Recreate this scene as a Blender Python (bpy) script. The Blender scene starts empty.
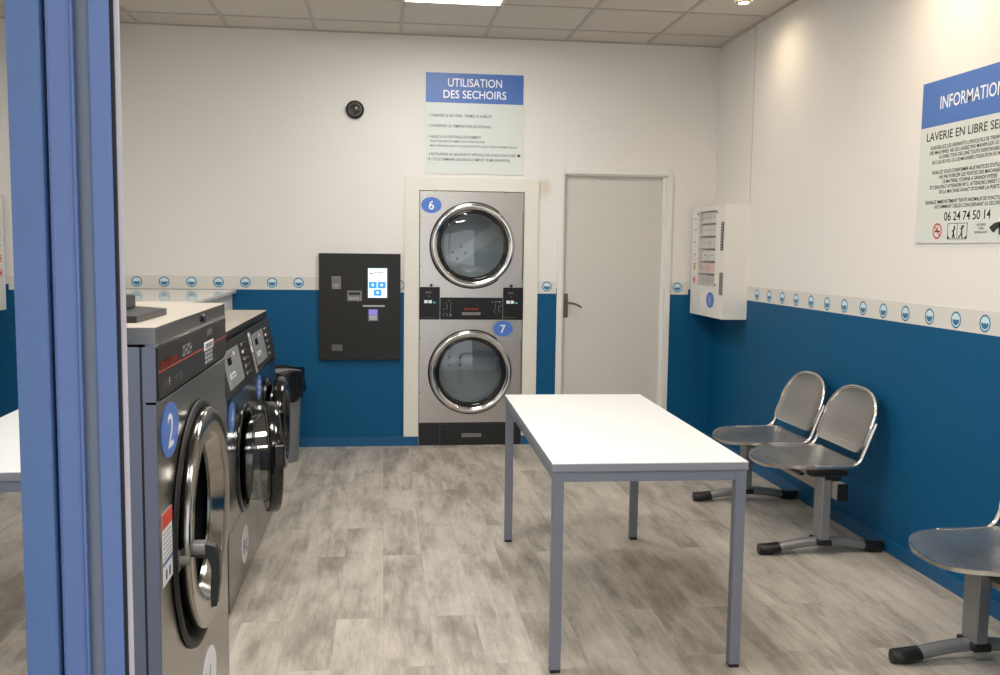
import bpy, math, random
from mathutils import Vector, Matrix
random.seed(7)
PI = math.pi
S = bpy.context.scene
C = S.collection

# ------------------------------------------------------------------ camera
CH, FPX, YAW, PIT, ROL = 1.4599, 947.47, .1228, .093, -.0132
sy, cy, sp, cp, sr, cr = math.sin(YAW), math.cos(YAW), math.sin(PIT), math.cos(PIT), math.sin(ROL), math.cos(ROL)
h0 = Vector((cy, -sy, 0)); u0 = Vector((sp*sy, sp*cy, cp))
right = cr*h0 - sr*u0; up = sr*h0 + cr*u0; fwd = Vector((cp*sy, cp*cy, -sp))
M = Matrix((right, up, -fwd)).transposed().to_4x4(); M.translation = (0, 0, CH)
cam = bpy.data.objects.new('camera', bpy.data.cameras.new('camera')); C.objects.link(cam)
cam.matrix_world = M
cam.data.sensor_width = 36; cam.data.lens = FPX/1000*36; cam.data.clip_start = .02
S.camera = cam

# ------------------------------------------------------------------ world, lights, exposure
w = bpy.data.worlds.new('world'); S.world = w; w.use_nodes = True
wb = w.node_tree.nodes['Background']; wb.inputs[0].default_value = (.86, .90, .97, 1); wb.inputs[1].default_value = 1.5
S.view_settings.view_transform = 'Standard'; S.view_settings.look = 'None'
S.view_settings.exposure = 0.5; S.view_settings.gamma = 1; S.view_settings.use_curve_mapping = False
PANEL_E = 21.0      # strength of the LED ceiling panels
SPOT_W = 14.0       # watts of each warm downlight
D, R, H, SB, ST, XL = 6.959, 2.467, 2.972, 1.135, 1.235, -1.836
YF = -.7

# ------------------------------------------------------------------ materials
def lin(c):
    return tuple(((v/255)/12.92 if v/255 <= .04045 else ((v/255+.055)/1.055)**2.4) for v in c)+(1,)
def mat(name, rgb, rough=.5, metal=0., emit=None, es=0., noise=0., nscale=30., bump=0., stretch=None, coat=0., spec=None):
    m = bpy.data.materials.new(name); m.use_nodes = True
    nt = m.node_tree; b = nt.nodes['Principled BSDF']
    col = lin(rgb)
    b.inputs['Base Color'].default_value = col
    b.inputs['Roughness'].default_value = rough; b.inputs['Metallic'].default_value = metal
    if spec is not None: b.inputs['Specular IOR Level'].default_value = spec
    if coat: b.inputs['Coat Weight'].default_value = coat; b.inputs['Coat Roughness'].default_value = .05
    if emit: b.inputs['Emission Color'].default_value = lin(emit); b.inputs['Emission Strength'].default_value = es
    if noise or bump:
        tc = nt.nodes.new('ShaderNodeTexCoord'); mp = nt.nodes.new('ShaderNodeMapping')
        if stretch: mp.inputs['Scale'].default_value = stretch
        nz = nt.nodes.new('ShaderNodeTexNoise'); nz.inputs['Scale'].default_value = nscale; nz.inputs['Detail'].default_value = 4
        nt.links.new(tc.outputs['Object'], mp.inputs[0]); nt.links.new(mp.outputs[0], nz.inputs['Vector'])
        if noise:
            mx = nt.nodes.new('ShaderNodeMix'); mx.data_type = 'RGBA'
            mx.inputs[6].default_value = tuple(max(0, v*(1-noise)) for v in col[:3])+(1,)
            mx.inputs[7].default_value = tuple(min(1, v*(1+noise)) for v in col[:3])+(1,)
            nt.links.new(nz.outputs[0], mx.inputs[0]); nt.links.new(mx.outputs[2], b.inputs['Base Color'])
        if bump:
            bp = nt.nodes.new('ShaderNodeBump'); bp.inputs['Strength'].default_value = bump; bp.inputs['Distance'].default_value = .002
            nt.links.new(nz.outputs[0], bp.inputs['Height']); nt.links.new(bp.outputs[0], b.inputs['Normal'])
    return m

def wall_mat(name, stain=False):
    m = mat(name, (222, 216, 206), .75); nt = m.node_tree; b = nt.nodes['Principled BSDF']
    g = nt.nodes.new('ShaderNodeNewGeometry'); s = nt.nodes.new('ShaderNodeSeparateXYZ')
    nt.links.new(g.outputs['Position'], s.inputs[0])
    gt = nt.nodes.new('ShaderNodeMath'); gt.operation = 'GREATER_THAN'; gt.inputs[1].default_value = SB+.04
    nt.links.new(s.outputs[2], gt.inputs[0])
    mx = nt.nodes.new('ShaderNodeMix'); mx.data_type = 'RGBA'
    mx.inputs[6].default_value = lin((0, 82, 124)); mx.inputs[7].default_value = lin((228, 225, 220))
    nt.links.new(gt.outputs[0], mx.inputs[0])
    out = mx.outputs[2]
    if stain:
        d = nt.nodes.new('ShaderNodeVectorMath'); d.operation = 'DISTANCE'; d.inputs[1].default_value = (1.165, D, 1.90)
        nz = nt.nodes.new('ShaderNodeTexNoise'); nz.inputs['Scale'].default_value = 14
        nt.links.new(g.outputs['Position'], nz.inputs['Vector'])
        ad = nt.nodes.new('ShaderNodeVectorMath'); ad.operation = 'MULTIPLY_ADD'; ad.inputs[1].default_value = (.12, 0, .1)
        nt.links.new(nz.outputs[1], ad.inputs[0]); nt.links.new(g.outputs['Position'], ad.inputs[2])
        sb = nt.nodes.new('ShaderNodeVectorMath'); sb.operation = 'SUBTRACT'; sb.inputs[1].default_value = (.06, 0, .05)
        nt.links.new(ad.outputs[0], sb.inputs[0]); nt.links.new(sb.outputs[0], d.inputs[0])
        mr = nt.nodes.new('ShaderNodeMapRange'); mr.inputs[1].default_value = .03; mr.inputs[2].default_value = .085
        mr.inputs[3].default_value = .4; mr.inputs[4].default_value = 0
        nt.links.new(d.outputs['Value'], mr.inputs[0])
        m2 = nt.nodes.new('ShaderNodeMix'); m2.data_type = 'RGBA'; m2.inputs[7].default_value = lin((188, 166, 128))
        nt.links.new(mr.outputs[0], m2.inputs[0]); nt.links.new(out, m2.inputs[6]); out = m2.outputs[2]
    nt.links.new(out, b.inputs['Base Color'])
    nz = nt.nodes.new('ShaderNodeTexNoise'); nz.inputs['Scale'].default_value = 180
    nt.links.new(g.outputs['Position'], nz.inputs['Vector'])
    bp = nt.nodes.new('ShaderNodeBump'); bp.inputs['Strength'].default_value = .15; bp.inputs['Distance'].default_value = .001
    nt.links.new(nz.outputs[0], bp.inputs['Height']); nt.links.new(bp.outputs[0], b.inputs['Normal'])
    # the blue paint is satin, the white matt
    mr = nt.nodes.new('ShaderNodeMapRange'); mr.inputs[3].default_value = .55; mr.inputs[4].default_value = .85; b.inputs['Specular IOR Level'].default_value = .25
    nt.links.new(gt.outputs[0], mr.inputs[0]); nt.links.new(mr.outputs[0], b.inputs['Roughness'])
    return m

def floor_mat():
    m = mat('vinyl_planks', (150, 143, 133), .42); nt = m.node_tree; b = nt.nodes['Principled BSDF']; L = nt.links.new
    N = nt.nodes.new
    g = N('ShaderNodeNewGeometry'); s = N('ShaderNodeSeparateXYZ'); L(g.outputs['Position'], s.inputs[0])
    c = N('ShaderNodeCombineXYZ'); L(s.outputs[1], c.inputs[0]); L(s.outputs[0], c.inputs[1])
    def brick(wd, ht, mortar, off):
        k = N('ShaderNodeTexBrick'); L(c.outputs[0], k.inputs['Vector'])
        k.inputs['Scale'].default_value = 1; k.inputs['Brick Width'].default_value = wd; k.inputs['Row Height'].default_value = ht
        k.inputs['Mortar Size'].default_value = mortar; k.inputs['Mortar Smooth'].default_value = .3
        k.inputs['Color1'].default_value = (0, 0, 0, 1); k.inputs['Color2'].default_value = (1, 1, 1, 1); k.inputs['Mortar'].default_value = (.5, .5, .5, 1)
        k.offset = off; k.inputs['Bias'].default_value = 0
        return k
    k1 = brick(1.22, .182, .0008, .37); k2 = brick(.61, .091, 0, .63)
    def noise(scale, sc, det=6, rough=.6):
        mp = N('ShaderNodeMapping'); mp.inputs['Scale'].default_value = sc; L(c.outputs[0], mp.inputs[0])
        # shift the pattern from plank to plank
        cb = N('ShaderNodeVectorMath'); cb.operation = 'MULTIPLY_ADD'; cb.inputs[1].default_value = (7, 5, 3)
        L(k1.outputs['Color'], cb.inputs[0]); L(mp.outputs[0], cb.inputs[2])
        n = N('ShaderNodeTexNoise'); n.inputs['Scale'].default_value = scale; n.inputs['Detail'].default_value = det; n.inputs['Roughness'].default_value = rough
        L(cb.outputs[0], n.inputs['Vector']); return n
    n1 = noise(2.6, (.75, 2.4, 1), 7, .62); n2 = noise(8, (.45, 3.2, 1), 9, .75); n3 = noise(30, (.35, 3, 1), 6, .7)
    def mul(a, f):
        q = N('ShaderNodeMath'); q.operation = 'MULTIPLY'; q.inputs[1].default_value = f; L(a, q.inputs[0]); return q.outputs[0]
    def add(a, bb):
        q = N('ShaderNodeMath'); q.operation = 'ADD'; L(a, q.inputs[0]); L(bb, q.inputs[1]); return q.outputs[0]
    t = add(add(mul(n1.outputs[0], .62), mul(n2.outputs[0], .38)), add(mul(n3.outputs[0], .14), add(mul(k1.outputs['Color'], .075), mul(k2.outputs['Color'], .045))))
    r = N('ShaderNodeValToRGB'); e = r.color_ramp.elements
    e[0].position = .42; e[0].color = lin((112, 105, 97)); e[1].position = .80; e[1].color = lin((198, 191, 179))
    q = r.color_ramp.elements.new(.54); q.color = lin((143, 135, 124))
    q = r.color_ramp.elements.new(.66); q.color = lin((178, 170, 158))
    L(t, r.inputs[0])
    mx = N('ShaderNodeMix'); mx.data_type = 'RGBA'; mx.inputs[7].default_value = lin((104, 98, 92))
    L(mul(k1.outputs['Fac'], .3), mx.inputs[0]); L(r.outputs[0], mx.inputs[6]); L(mx.outputs[2], b.inputs['Base Color'])
    bp = N('ShaderNodeBump'); bp.inputs['Strength'].default_value = .12; bp.inputs['Distance'].default_value = .002
    L(n2.outputs[0], bp.inputs['Height']); L(bp.outputs[0], b.inputs['Normal'])
    return m

def perforated(name, ax, rgb=(200, 196, 190), rough=.34):
    m = mat(name, rgb, rough, 1.); nt = m.node_tree; b = nt.nodes['Principled BSDF']; L = nt.links.new; N = nt.nodes.new
    tc = N('ShaderNodeTexCoord'); s = N('ShaderNodeSeparateXYZ'); L(tc.outputs['Object'], s.inputs[0])
    def sn(o):
        q = N('ShaderNodeMath'); q.operation = 'MULTIPLY'; q.inputs[1].default_value = 2*PI/.0105; L(o, q.inputs[0])
        z = N('ShaderNodeMath'); z.operation = 'SINE'; L(q.outputs[0], z.inputs[0]); return z.outputs[0]
    p = N('ShaderNodeMath'); p.operation = 'MULTIPLY'; L(sn(s.outputs[ax[0]]), p.inputs[0]); L(sn(s.outputs[ax[1]]), p.inputs[1])
    g = N('ShaderNodeMath'); g.operation = 'GREATER_THAN'; g.inputs[1].default_value = .5; L(p.outputs[0], g.inputs[0])
    t = N('ShaderNodeBsdfTransparent'); mx = N('ShaderNodeMixShader')
    L(g.outputs[0], mx.inputs[0]); L(b.outputs[0], mx.inputs[1]); L(t.outputs[0], mx.inputs[2])
    L(mx.outputs[0], nt.nodes['Material Output'].inputs[0])
    return m

def glass(name, tint=(.9, .95, .95), rough=0., refl=.12, alpha=.75):
    # thin clear pane: mostly lets light through, mirrors at grazing angles
    m = bpy.data.materials.new(name); m.use_nodes = True; nt = m.node_tree; nt.nodes.clear(); N = nt.nodes.new
    o = N('ShaderNodeOutputMaterial'); t = N('ShaderNodeBsdfTransparent'); t.inputs[0].default_value = (*[v*alpha for v in tint], 1)
    g = N('ShaderNodeBsdfGlossy'); g.inputs['Roughness'].default_value = rough
    f = N('ShaderNodeFresnel'); f.inputs[0].default_value = 1.55
    a = N('ShaderNodeMath'); a.operation = 'ADD'; a.inputs[1].default_value = refl; a.use_clamp = True
    ge = nt.nodes.new('ShaderNodeNewGeometry'); iv = N('ShaderNodeMath'); iv.operation = 'SUBTRACT'; iv.inputs[0].default_value = 1; nt.links.new(ge.outputs['Backfacing'], iv.inputs[1])
    ml = N('ShaderNodeMath'); ml.operation = 'MULTIPLY'; nt.links.new(a.outputs[0], ml.inputs[0]); nt.links.new(iv.outputs[0], ml.inputs[1])
    nt.links.new(f.outputs[0], a.inputs[0]); mx = N('ShaderNodeMixShader')
    nt.links.new(ml.outputs[0], mx.inputs[0]); nt.links.new(t.outputs[0], mx.inputs[1]); nt.links.new(g.outputs[0], mx.inputs[2])
    nt.links.new(mx.outputs[0], o.inputs[0]); return m

MW = wall_mat('painted_wall'); MWB = wall_mat('painted_wall_stained', True); MF = floor_mat()
ceil_m = mat('ceiling_tile', (204, 198, 190), .9, noise=.03, nscale=60, bump=.2)
grid_m = mat('ceiling_rail', (182, 176, 168), .6)
blue_p = mat('blue_skirting', (4, 84, 128), .45)
white_p = mat('white_paint', (222, 218, 208), .55)
cream_m = mat('cream_board', (222, 219, 208), .6, noise=.03, nscale=12)
door_m = mat('door_paint', (205, 202, 194), .5, noise=.02, nscale=6)
casing_m = mat('casing_paint', (226, 224, 218), .5)
border_m = mat('border_sticker', (214, 212, 205), .55)
border_line = mat('border_edge', (238, 235, 228), .5)
icon_d = mat('icon_blue', (48, 112, 152), .5); icon_l = mat('icon_pale', (205, 228, 236), .5)
steel = mat('brushed_steel', (186, 181, 174), .3, 1., noise=.06, nscale=40, stretch=(1, 1, 12), bump=.05)
steel_dk = mat('washer_steel', (140, 138, 133), .2, 1., noise=.05, nscale=40, stretch=(1, 1, 10), bump=.04)
top_steel = mat('washer_top', (172, 164, 152), .45, .35, noise=.03)
chrome = mat('polished_steel', (205, 204, 200), .12, 1.)
ring_m = mat('ring_steel', (158, 153, 146), .14, 1., noise=.05, nscale=20)
chair_m = mat('chair_tube', (208, 205, 200), .25, 1.)
post_m = mat('grey_lacquer', (142, 144, 146), .35, .6)
beam_m = mat('beam_lacquer', (168, 163, 154), .4, .5)
side_m = mat('washer_side', (92, 98, 114), .5)
black = mat('black_plastic', (20, 20, 21), .35); rubber = mat('black_rubber', (14, 14, 15), .55)
panel_b = mat('panel_black', (24, 23, 23), .35, spec=.3); gloss_b = mat('glossy_black', (12, 12, 13), .12)
bag_m = mat('bin_bag', (14, 14, 15), .22, bump=.9, nscale=22)
bin_m = mat('bin_grey', (118, 122, 126), .45)
tbl_w = mat('table_white', (226, 227, 226), .3, noise=.01); tbl_edge = mat('table_edge', (138, 140, 148), .5)
tbl_g = mat('table_frame', (118, 123, 135), .42)
frame_b = mat('blue_frame', (92, 116, 166), .38, noise=.04, nscale=30); frame_b2 = mat('blue_frame_leaf', (82, 112, 160), .38, noise=.04, nscale=30)
groove_m = mat('grey_seal', (112, 119, 132), .6); dark_seal = mat('dark_seal', (34, 38, 58), .7); gask = mat('gasket', (18, 17, 18), .6)
alu_m = mat('alu_strip', (196, 188, 192), .5)
sign_w = mat('sign_white', (212, 217, 211), .4); sign_b = mat('sign_blue', (72, 112, 182), .4); ink = mat('sign_ink', (40, 38, 40), .6)
disc_b = mat('disc_blue', (74, 118, 196), .4); disc_w = mat('disc_white', (225, 226, 228), .4); lett_w = mat('white_letters', (238, 240, 242), .45)
lett_bl = mat('blue_letters', (88, 106, 160), .5)
red_m = mat('red_print', (206, 62, 44), .5); orange_m = mat('orange_print', (214, 120, 60), .5); pink_m = mat('pink_print', (205, 60, 90), .5)
grey_pr = mat('grey_print', (150, 150, 150), .5); grey_dk = mat('dark_print', (92, 92, 94), .5)
kiosk_m = mat('kiosk_graphite', (38, 37, 35), .45, spec=.3); kmetal = mat('kiosk_metal', (128, 126, 122), .4, .5)
vend_w = mat('vending_white', (228, 225, 218), .35); vend_in = mat('vending_inside', (96, 94, 92), .6)
pack_w = mat('packet_white', (225, 224, 222), .5); pack_p = mat('packet_pink', (226, 190, 188), .5); pack_g = mat('packet_grey', (190, 190, 192), .5)
scr_m = mat('screen_white', (30, 30, 30), .3, emit=(226, 244, 250), es=1.0)
scr_b = mat('screen_blue', (20, 40, 80), .3, emit=(40, 150, 220), es=.9)
scr_v = mat('reader_violet', (60, 50, 90), .3, emit=(150, 130, 215), es=.6)
led_w = mat('led_digits', (60, 60, 60), .4, emit=(210, 215, 215), es=.7); led_c = mat('led_cyan', (20, 60, 60), .4, emit=(60, 190, 190), es=.6)
lcd = mat('lcd_grey', (168, 172, 176), .4); sticker_m = mat('panel_sticker', (150, 152, 154), .35, .3)
drum_m = mat('drum_steel', (176, 188, 192), .4, .3)
lite_w = mat('led_panel', (240, 240, 240), .5, emit=(252, 250, 247), es=PANEL_E)
lite_o = mat('warm_bulb', (240, 240, 240), .5, emit=(255, 225, 180), es=25)
brass = mat('handle_metal', (120, 112, 100), .35, 1.)
g_clear = glass('clear_glass', (1, 1, 1), alpha=.98, refl=.03); g_bowl = glass('bowl_glass', (.80, .86, .84), .03, .16, .8); g_dome = glass('dome_glass', (.3, .3, .3), .02, .1)
# coated door glass with a strong reflection
def mirror_glass():
    m = bpy.data.materials.new('coated_door_glass'); m.use_nodes = True; nt = m.node_tree; nt.nodes.clear(); N = nt.nodes.new
    o = N('ShaderNodeOutputMaterial'); t = N('ShaderNodeBsdfTransparent'); t.inputs[0].default_value = (.3, .34, .38, 1)
    g = N('ShaderNodeBsdfGlossy'); g.inputs['Roughness'].default_value = 0; g.inputs[0].default_value = (.93, .95, .97, 1)
    mx = N('ShaderNodeMixShader'); mx.inputs[0].default_value = .93
    nt.links.new(t.outputs[0], mx.inputs[1]); nt.links.new(g.outputs[0], mx.inputs[2]); nt.links.new(mx.outputs[0], o.inputs[0]); return m
g_mirror = mirror_glass()
def drum_holes():
    m = mat('perforated_drum', (150, 164, 168), .45, .2); nt = m.node_tree; b = nt.nodes['Principled BSDF']; L = nt.links.new; N = nt.nodes.new
    tc = N('ShaderNodeTexCoord'); v = N('ShaderNodeTexVoronoi'); v.inputs['Scale'].default_value = 55; v.inputs['Randomness'].default_value = 0
    L(tc.outputs['Object'], v.inputs['Vector'])
    r = N('ShaderNodeValToRGB'); r.color_ramp.elements[0].position = .25; r.color_ramp.elements[0].color = lin((70, 78, 82)); r.color_ramp.elements[1].position = .35; r.color_ramp.elements[1].color = lin((158, 172, 176))
    L(v.outputs['Distance'], r.inputs[0]); L(r.outputs[0], b.inputs['Base Color']); return m
drum_h = drum_holes(); drum_d = mat('wash_drum', (52, 54, 56), .35, .8)

# ------------------------------------------------------------------ mesh builder
class Frame:
    def __init__(s, o, r, u, n): s.o, s.r, s.u, s.n = Vector(o), Vector(r), Vector(u), Vector(n)
    def __call__(s, a, b, c=0): return s.o + s.r*a + s.u*b + s.n*c
WORLD = Frame((0,0,0), (1,0,0), (0,0,1), (0,-1,0))
class MB:
    def __init__(s, f=None): s.v=[]; s.f=[]; s.mi=[]; s.sm=[]; s.fr=f; s.mats=[]
    def P(s, p): return tuple(s.fr(*p)) if s.fr else tuple(p)
    def idx(s, m):
        if m not in s.mats: s.mats.append(m)
        return s.mats.index(m)
    def add(s, vs, fs, m, smooth=False):
        k=len(s.v); s.v += [s.P(p) for p in vs]; i=s.idx(m)
        for f in fs: s.f.append([q+k for q in f]); s.mi.append(i); s.sm.append(smooth)
        return s
    def box(s, a0,a1,b0,b1,c0,c1, m):
        vs=[(a,b,c) for a in (a0,a1) for b in (b0,b1) for c in (c0,c1)]
        return s.add(vs, [(0,1,3,2),(4,6,7,5),(0,4,5,1),(2,3,7,6),(0,2,6,4),(1,5,7,3)], m)
    def prism(s, pts, p0, p1, m, smooth=False):
        # pts: 3D offsets closed loop; from p0 to p1
        n=len(pts); p0=Vector(p0); p1=Vector(p1)
        vs=[tuple(Vector(q)+p0) for q in pts]+[tuple(Vector(q)+p1) for q in pts]
        s.add(vs, [(i,(i+1)%n,(i+1)%n+n,i+n) for i in range(n)], m, smooth)
        s.add(vs, [tuple(range(n))[::-1], tuple(range(n,2*n))], m)
        return s
    def ell(s, a,b,c, ra,rb, m, n=40, th=.0015):
        pts=[(ra*math.cos(t*2*PI/n), rb*math.sin(t*2*PI/n), 0) for t in range(n)]
        return s.prism(pts,(a,b,c),(a,b,c+th),m)
    def lathe(s, a,b, prof, m, n=56, smooth=True, sq=1., closed=False, A=0, B=2*PI):
        # profile of (r, c) turned about the normal axis through (a, b)
        full = abs(B-A-2*PI)<1e-6; k=n if full else n+1; vs=[]
        for r,c in prof:
            for i in range(k):
                t=A+(B-A)*i/n; vs.append((a+r*math.cos(t), b+r*sq*math.sin(t), c))
        fs=[]; q=len(prof)
        for j in range(q-1+(1 if closed else 0)):
            for i in range(n):
                i2=(i+1)%k; j2=(j+1)%q
                fs.append((j*k+i, j*k+i2, j2*k+i2, j2*k+i))
        return s.add(vs, fs, m, smooth)
    def vcyl(s, x,y, prof, m, n=36, smooth=True, capb=True, capt=True):
        # world frame lathe about z, profile (r, z)
        vs=[(x+r*math.cos(2*PI*i/n), y+r*math.sin(2*PI*i/n), z) for r,z in prof for i in range(n)]
        fs=[(j*n+i, j*n+(i+1)%n, (j+1)*n+(i+1)%n, (j+1)*n+i) for j in range(len(prof)-1) for i in range(n)]
        s.add(vs, fs, m, smooth)
        if capb: s.add(vs[:n], [tuple(range(n))[::-1]], m)
        if capt: s.add(vs[-n:], [tuple(range(n))], m)
        return s
    def tube(s, path, r, m, n=12, closed=False, cap=True, ry=None):
        P=[Vector(p) for p in path]; k=len(P); vs=[]; prev=None
        for i,p in enumerate(P):
            if closed: t=(P[(i+1)%k]-P[i-1])
            else: t=P[min(i+1,k-1)]-P[max(i-1,0)]
            t.normalize()
            if prev is None:
                ref=Vector((0,0,1)) if abs(t.z)<.9 else Vector((1,0,0)); nn=t.cross(ref).normalized()
            else: nn=(prev-t*prev.dot(t)).normalized()
            prev=nn; bb=t.cross(nn)
            rr=r[i] if isinstance(r,(list,tuple)) else r
            for j in range(n):
                q=2*PI*j/n; vs.append(tuple(p+nn*math.cos(q)*rr+bb*math.sin(q)*(rr if ry is None else ry)))
        fs=[]
        for i in range(k if closed else k-1):
            i2=(i+1)%k
            for j in range(n): fs.append((i*n+j, i*n+(j+1)%n, i2*n+(j+1)%n, i2*n+j))
        s.add(vs, fs, m, True)
        if cap and not closed: s.add(vs, [tuple(range(n))[::-1], tuple(range((k-1)*n,k*n))], m)
        return s
    def holed(s, a0,a1,b0,b1,c, ca,cb,r, m, n=64):
        # flat rectangular plate with a round hole
        vs=[];
        ang=[2*PI*i/n for i in range(n)]
        for cr_ in ((a0,b0),(a1,b0),(a1,b1),(a0,b1)): ang.append(math.atan2(cr_[1]-cb,cr_[0]-ca)%(2*PI))
        ang=sorted(set(round(x,6) for x in ang)); k=len(ang)
        for t in ang:
            dx,dy=math.cos(t),math.sin(t); L=[]
            if dx>1e-9: L.append((a1-ca)/dx)
            if dx<-1e-9: L.append((a0-ca)/dx)
            if dy>1e-9: L.append((b1-cb)/dy)
            if dy<-1e-9: L.append((b0-cb)/dy)
            l=min(L); vs += [(ca+dx*r,cb+dy*r,c),(ca+dx*l,cb+dy*l,c)]
        return s.add(vs, [(2*i,2*i+1,2*((i+1)%k)+1,2*((i+1)%k)) for i in range(k)], m)
    def text(s, txt, a, b, c, h, m, width=None, align='l', th=0.0):
        # flat lettering: baseline at b, cap height h, squeezed to width if given
        cu=bpy.data.curves.new('t','FONT'); cu.body=txt; cu.resolution_u=3; cu.size=1; cu.offset=.008
        o=bpy.data.objects.new('t',cu); C.objects.link(o)
        me=bpy.data.meshes.new_from_object(o.evaluated_get(bpy.context.evaluated_depsgraph_get()))
        xs=[v.co.x for v in me.vertices]; x0,x1=min(xs),max(xs)
        k=h/.7; kx=k if width is None else width/(x1-x0)
        wd=(x1-x0)*kx; off={'l':0,'c':-wd/2,'r':-wd}[align]
        vs=[(a+off+(v.co.x-x0)*kx, b+v.co.y*k, c) for v in me.vertices]
        s.add(vs, [tuple(p.vertices) for p in me.polygons], m)
        bpy.data.objects.remove(o); bpy.data.curves.remove(cu); bpy.data.meshes.remove(me)
        return s
    def build(s, name, parent=None, origin=None, bevel=0, seg=2):
        root = origin
        if parent is not None: root = Vector(parent['_o']) if '_o' in parent else Vector((0,0,0))
        if root is None: root=Vector((0,0,0))
        root=Vector(root)
        me=bpy.data.meshes.new(name); me.from_pydata([tuple(Vector(v)-root) for v in s.v],[],s.f)
        for m in s.mats: me.materials.append(m)
        me.polygons.foreach_set('material_index', s.mi); me.polygons.foreach_set('use_smooth', s.sm); me.update()
        import bmesh
        bm=bmesh.new(); bm.from_mesh(me); bmesh.ops.recalc_face_normals(bm, faces=bm.faces); bm.to_mesh(me); bm.free()
        o=bpy.data.objects.new(name, me); C.objects.link(o); o['_o']=tuple(root)
        if parent is not None: o.parent=parent
        else: o.location=root
        if bevel:
            b=o.modifiers.new('bevel','BEVEL'); b.width=bevel; b.segments=seg; b.limit_method='ANGLE'; b.angle_limit=.7
            b.use_clamp_overlap=True; b.harden_normals=False
        return o
def tag(o, label, cat, group=None):
    o['label']=label; o['category']=cat
    if group: o['group']=group
    return o
def thing(name, loc, label, cat, group=None):
    o=bpy.data.objects.new(name,None); o.empty_display_size=.1; C.objects.link(o); o.location=loc; o['_o']=tuple(loc)
    return tag(o,label,cat,group)
def struct(o): o['kind']='structure'; return o
def copy_tree(o, parent=None):
    c=o.copy(); C.objects.link(c)
    if parent is not None: c.parent=parent
    for ch in list(o.children): copy_tree(ch,c)
    return c

FB = Frame((0,D,0),(1,0,0),(0,0,1),(0,-1,0))       # back wall: a = x, b = z, c = out of the wall
FR = Frame((R,0,0),(0,-1,0),(0,0,1),(-1,0,0))      # right wall: a = -y, b = z, c = out of the wall

# ------------------------------------------------------------------ room
struct(MB().box(XL-.15,R+.15,-3.0,D+.15,-.1,0,MF).build('floor'))
DX0,DX1,DT = 1.321,2.105,2.02          # door opening
KX0,KX1,KH = .256,1.026,1.878          # dryer opening
m=MB(); T=D+.12
m.box(XL-.15,KX0,D,T,0,H+.12,MWB); m.box(KX0,KX1,D,T,KH,H+.12,MWB); m.box(KX1,DX0,D,T,0,H+.12,MWB)
m.box(DX0,DX1,D,T,DT,H+.12,MWB); m.box(DX1,R+.15,D,T,0,H+.12,MWB)
struct(m.build('wall_back'))
m=MB(); YS=6.236
m.box(R,R+.15,YF,YS,0,H+.12,MW); m.box(R+.015,R+.15,YS,D,0,H+.12,MW)
m.box(R-.0015,R+.02,YS-.003,YS+.003,1.24,H,grid_m)
struct(m.build('wall_right'))
struct(MB().box(XL-.15,XL,YF,D,0,H+.12,MW).build('wall_left'))
m=MB(); m.box(1.45,R+.15,YF-.15,YF,0,H+.12,MW); m.box(XL-.15,-1.0,YF-.15,YF,0,H+.12,MW); m.box(-1.0,1.45,YF-.15,YF,2.35,H+.12,MW)
struct(m.build('wall_front'))

# suspended ceiling: tiles with their rails
struct(MB().box(XL,R+.02,YF,D,H+.006,H+.12,ceil_m).build('ceiling'))
m=MB()
x=.12-.6*3
while x<R:
    if x>XL: m.box(x-.012,x+.012,YF,D,H,H+.008,grid_m)
    x+=.6
y=6.62
while y>YF: m.box(XL,R,y-.012,y+.012,H+.001,H+.008,grid_m); y-=.6
m.box(XL,R,D-.02,D,H-.002,H+.008,grid_m); m.box(R-.02,R+.01,YF,D,H-.002,H+.008,grid_m); m.box(XL,XL+.02,YF,D,H-.002,H+.008,grid_m)
struct(m.build('trim_1'))

# blue skirting boards
m=MB(); 
for a,b in ((XL,KX0-.001),(KX1+.001,DX0-.03),(DX1+.03,R)):
    m.box(a,b,D-.012,D,0,.066,blue_p); m.box(a,b,D-.009,D,.066,.070,blue_p)
struct(m.build('baseboard_back'))
m=MB(); m.box(R-.012,R,YF,YS,0,.066,blue_p); m.box(R-.009,R,YF,YS,.066,.070,blue_p); m.box(R+.003,R+.015,YS,D-.012,0,.066,blue_p)
struct(m.build('baseboard_right'))
struct(MB().box(XL,XL+.012,YF,D-.012,0,.068,blue_p).build('baseboard_left'))

# printed border with the washing-machine portholes
def icon(m, a, b, c, r):
    m.ell(a,b,c,r,r,icon_l,28,.0004)
    m.lathe(a,b,[(r*.80,c+.0006),(r,c+.0006)],icon_d,28,False)
    pts=[]; n=12
    for i in range(n+1):
        t=PI+PI*i/n; pts.append((r*.66*math.cos(t), r*.66*math.sin(t)*1.0+r*.02, 0))
    for i in range(5): pts.append((r*(.66-.22*(i+1)-.0), r*(.12 if i%2==0 else -.04), 0))
    k=len(pts); m.add([(p[0]+a,p[1]+b,c+.0007) for p in pts],[tuple(range(k))],icon_d)
m=MB(FB); ICZ=1.187
for a0,a1 in ((XL,-.46),(.12,KX0-.108),(1.133,DX0-.046),(DX1+.046,2.29)):
    dz=.014 if a0<0 else 0; m.box(a0,a1,SB+dz,ST+dz,0,.002,border_m); m.box(a0,a1,ST-.004+dz,ST+dz,0,.0025,border_line)
for i in range(7): icon(m,-1.73+.187*i,ICZ+.012,.0021,.037)
for a in (1.205,2.205): icon(m,a,ICZ,.0021,.037)
m.lathe(.115,ICZ,[(.03,.0027),(.037,.0027)],icon_d,20,False,A=-PI/2,B=PI/2)
struct(m.build('trim_2'))
m=MB(FR); m.box(-YS,-YF,SB,ST+.002,0,.002,border_m); m.box(-YS,-YF,ST-.003,ST+.002,0,.0025,border_line)
y=6.046
while y>YF+.1: icon(m,-y,1.180,.0021,.037); y-=.2015
struct(m.build('trim_3'))

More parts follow.
